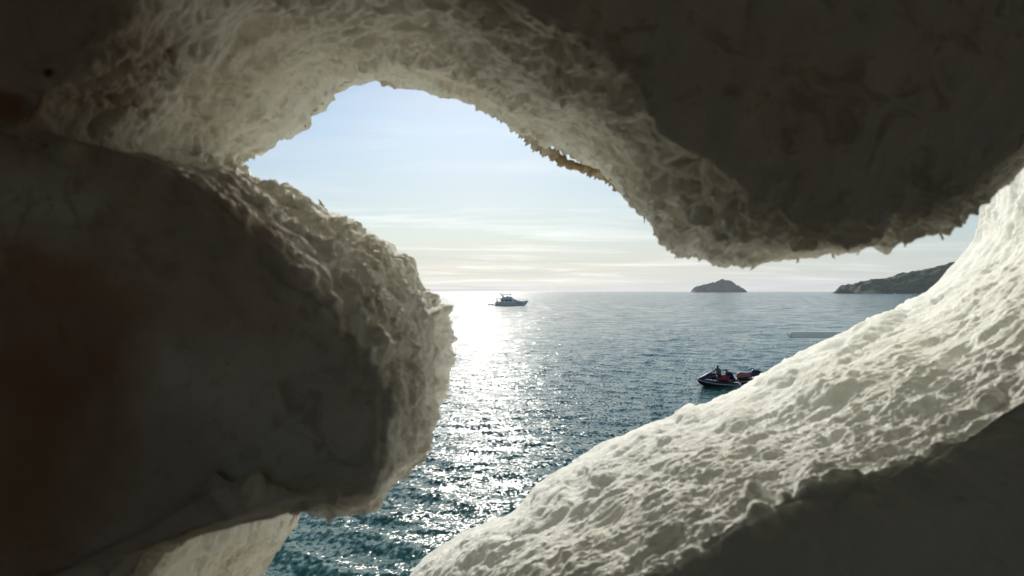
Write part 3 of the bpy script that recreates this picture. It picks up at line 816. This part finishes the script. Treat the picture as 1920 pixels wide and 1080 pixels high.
dk = sections('deckhouse', [[(x, w, z0), (x, w * .88, z1), (x, -w * .88, z1), (x, -w, z0)] for x, w, z0, z1 in ((-4.2, 1.6, 1.3, 3.15), (.4, 1.65, 1.45, 3.15), (1.6, 1.55, 1.5, 2.95), (3.2, 1.3, 1.7, 2.25), (4.6, .9, 1.8, 2.05))], M_gelg, yt, smooth=False)
for (a, b) in ((-3.9, -3.2), (-2.6, -1.2), (-.9, .4)):
    slab('side_window', a, b, -1.75, 1.75, 2.15, 2.75, M_glass, dk, (.95, .92), .03)
slab('windscreen', .7, 2.7, -1.48, 1.48, 2.25, 2.72, M_glass, dk, (.6, .9), .03)
fb = sections('flybridge', [[(x, w, 3.15), (x, w, z1), (x, -w, z1), (x, -w, 3.15)] for x, w, z1 in ((-6.0, 1.5, 3.35), (-3.6, 1.6, 3.4), (-3.2, 1.6, 3.85), (.2, 1.45, 3.95), (1.3, 1.0, 3.30))], M_gelg, yt, smooth=False)
slab('cockpit_post', -6.0, -5.85, 1.3, 1.45, 1.3, 3.16, M_gelg, yt, bev=0); slab('cockpit_post', -6.0, -5.85, -1.45, -1.3, 1.3, 3.16, M_gelg, yt, bev=0)
arch = tube('radar_arch', [(-3.0, 1.5, 3.5), (-3.9, 1.4, 4.9), (-4.1, 0, 5.05), (-3.9, -1.4, 4.9), (-3.0, -1.5, 3.5)], .2, M_gelg, yt)
tube('radar_dome', [(-4.1, 0, 5.05), (-4.1, 0, 5.2), (-4.1, 0, 5.5), (-4.1, 0, 5.6)], [.12, .32, .30, .1], M_gelg, arch)
tube('antenna', [(-4.0, .9, 5.0), (-4.5, .9, 6.4)], .02, M_blk, arch)
bim = slab('bimini_top', -3.3, .4, -1.3, 1.3, 4.9, 5.2, M_canvas, yt, (.92, .92), .03)
for s_ in (-1, 1):
    tube('bimini_pole', [(-2.9, s_ * 1.25, 3.8), (-2.9, s_ * 1.25, 5.0)], .06, M_steel, bim); tube('bimini_pole', [(-.3, s_ * 1.2, 3.8), (.2, s_ * 1.2, 5.0)], .06, M_steel, bim)
tube('helm_seat', [(-1.2, 0, 3.8), (-1.2, 0, 4.4)], .28, M_canvas, yt)
for s_ in (-1, 1):
    rl = tube('bow_rail', [(2.2, s_ * 1.95, 2.3), (4.6, s_ * 1.4, 2.65), (6.4, s_ * .6, 2.85), (7.5, s_ * .05, 3.0)], .025, M_steel, yt)
    for x, y, z in ((2.9, 1.9, 1.75), (4.1, 1.55, 1.85), (5.2, 1.2, 2.0), (6.3, .62, 2.15)): tube('stanchion', [(x, s_ * y, z), (x, s_ * y * .98, z + .68)], .02, M_steel, rl)
tube('anchor', [(7.3, 0, 2.25), (7.75, 0, 2.2), (7.85, 0, 1.9)], .08, M_steel, yt)
for i, (dx, lab) in enumerate(((-5.5, 'person standing in the stern of the white yacht, nearest its transom'), (-4.9, 'person standing in the stern of the white yacht, nearest its cabin'))):
    J = standing(); person(lab, rel(yl, math.radians(6), dx * 1.17, -.6, 1.45), math.radians(200 if i else 20), J, M_shirtd, 1.0, group='people in the stern of the yacht')

# ---- small open boats
def small_boat(name, label, loc, rz, L, cabin=False, mast=0.0, hullm=None, group=None):
    t = empty(name, loc, rz, L / 6.0); tag(t, label, 'boat', group)
    def r_(x, hw, zk, zd): return [(x, 0, zk), (x, hw * .8, zk + .15), (x, hw, zd), (x, hw * .85, zd), (x, hw * .7, zd - .35), (x, -hw * .7, zd - .35), (x, -hw * .85, zd), (x, -hw, zd), (x, -hw * .8, zk + .15)]
    sections('hull', [r_(-2.9, .95, -.2, .65), r_(-1, 1.1, -.28, .68), r_(1, 1.0, -.25, .8), r_(2.3, .55, -.05, .95), r_(3.0, .08, .55, 1.08)], hullm or M_gel, t, smooth=False)
    slab('thwart', -1.0, -.6, -.85, .85, .42, .5, M_gelg, t, bev=.01)
    slab('outboard_motor', -3.3, -2.9, -.2, .2, .2, 1.15, M_blk, t, (.8, .8), .05)
    if cabin:
        cb = slab('cabin', -.8, 1.0, -.75, .75, .6, 2.1, M_gel, t, (.75, .85), .06)
        slab('cabin_window', -.55, .8, -.77, .77, 1.35, 1.8, M_glass, cb, (.92, .95), .02)
        slab('cabin_roof', -1.2, .9, -.85, .85, 2.1, 2.2, M_gel, cb, bev=.03)
    if mast: tube('mast', [(0, 0, .6), (0, 0, mast)], .06, M_gelg, t)
    return t
small_boat('dinghy', 'small dark dinghy lying astern of the white yacht', on_water(921, 572.0), math.radians(20), 3.6, hullm=M_gelg)
small_boat('motor_boat', 'small white cabin boat just beyond the white sill, under the headland', on_water(1716, 555.3), math.radians(168), 8.5, cabin=True, mast=3.6)
small_boat('fishing_boat', 'tiny pale boat at the foot of the headland, left of the cabin boat', on_water(1678, 550.6), math.radians(30), 7.0, cabin=True, mast=4.2)
small_boat('fishing_boat', 'tiny dark speck of a boat on the horizon between the island and the headland', on_water(1471.5, 548.6), math.radians(10), 11.0, cabin=True, mast=3.4, hullm=M_gelg)

# ---- white concrete canopy beside the wall, 10 m out on the right, its posts standing in the water
cn = empty('concrete_canopy', (0, 0, 0)); tag(cn, 'flat white concrete slab jutting out over the sea from behind the right-hand sill', 'canopy')
a = px(1482, 622, 10.0); M_conc = simple('painted_concrete', (0.93, 0.91, 0.86), 0.85, .2, .08, 3.0)
slab('roof_slab', a[0], a[0] + 8.0, 10.0, 10.14, a[2] - .088, a[2], M_conc, cn, bev=.02)
for x_ in (a[0] + 2.6, a[0] + 7.2):
    for y_ in (10.07,): tube('post', [(x_, y_, SEA - 1.5), (x_, y_, a[2] - .08)], .06, M_conc, cn, 14)

# ------------------------------------------------------------------ haze
HAZE = True
if HAZE:
    bm = bmesh.new(); bmesh.ops.create_cube(bm, size=1.0)
    me = bpy.data.meshes.new('haze'); bm.to_mesh(me); bm.free()
    hz = bpy.data.objects.new('haze', me); C.objects.link(hz)
    hz.scale = (28400, 28400, 190); hz.location = (0, 0, SEA - 4 + 95)
    m = bpy.data.materials.new('haze_air'); m.use_nodes = True
    m.node_tree.nodes.clear()
    v = m.node_tree.nodes.new('ShaderNodeVolumePrincipled'); v.inputs['Density'].default_value = 3.2e-5
    v.inputs['Color'].default_value = (.80, .88, .97, 1); v.inputs['Anisotropy'].default_value = 0.35
    o = m.node_tree.nodes.new('ShaderNodeOutputMaterial'); m.node_tree.links.new(v.outputs[0], o.inputs['Volume'])
    me.materials.append(m); tag(hz, kind='stuff')
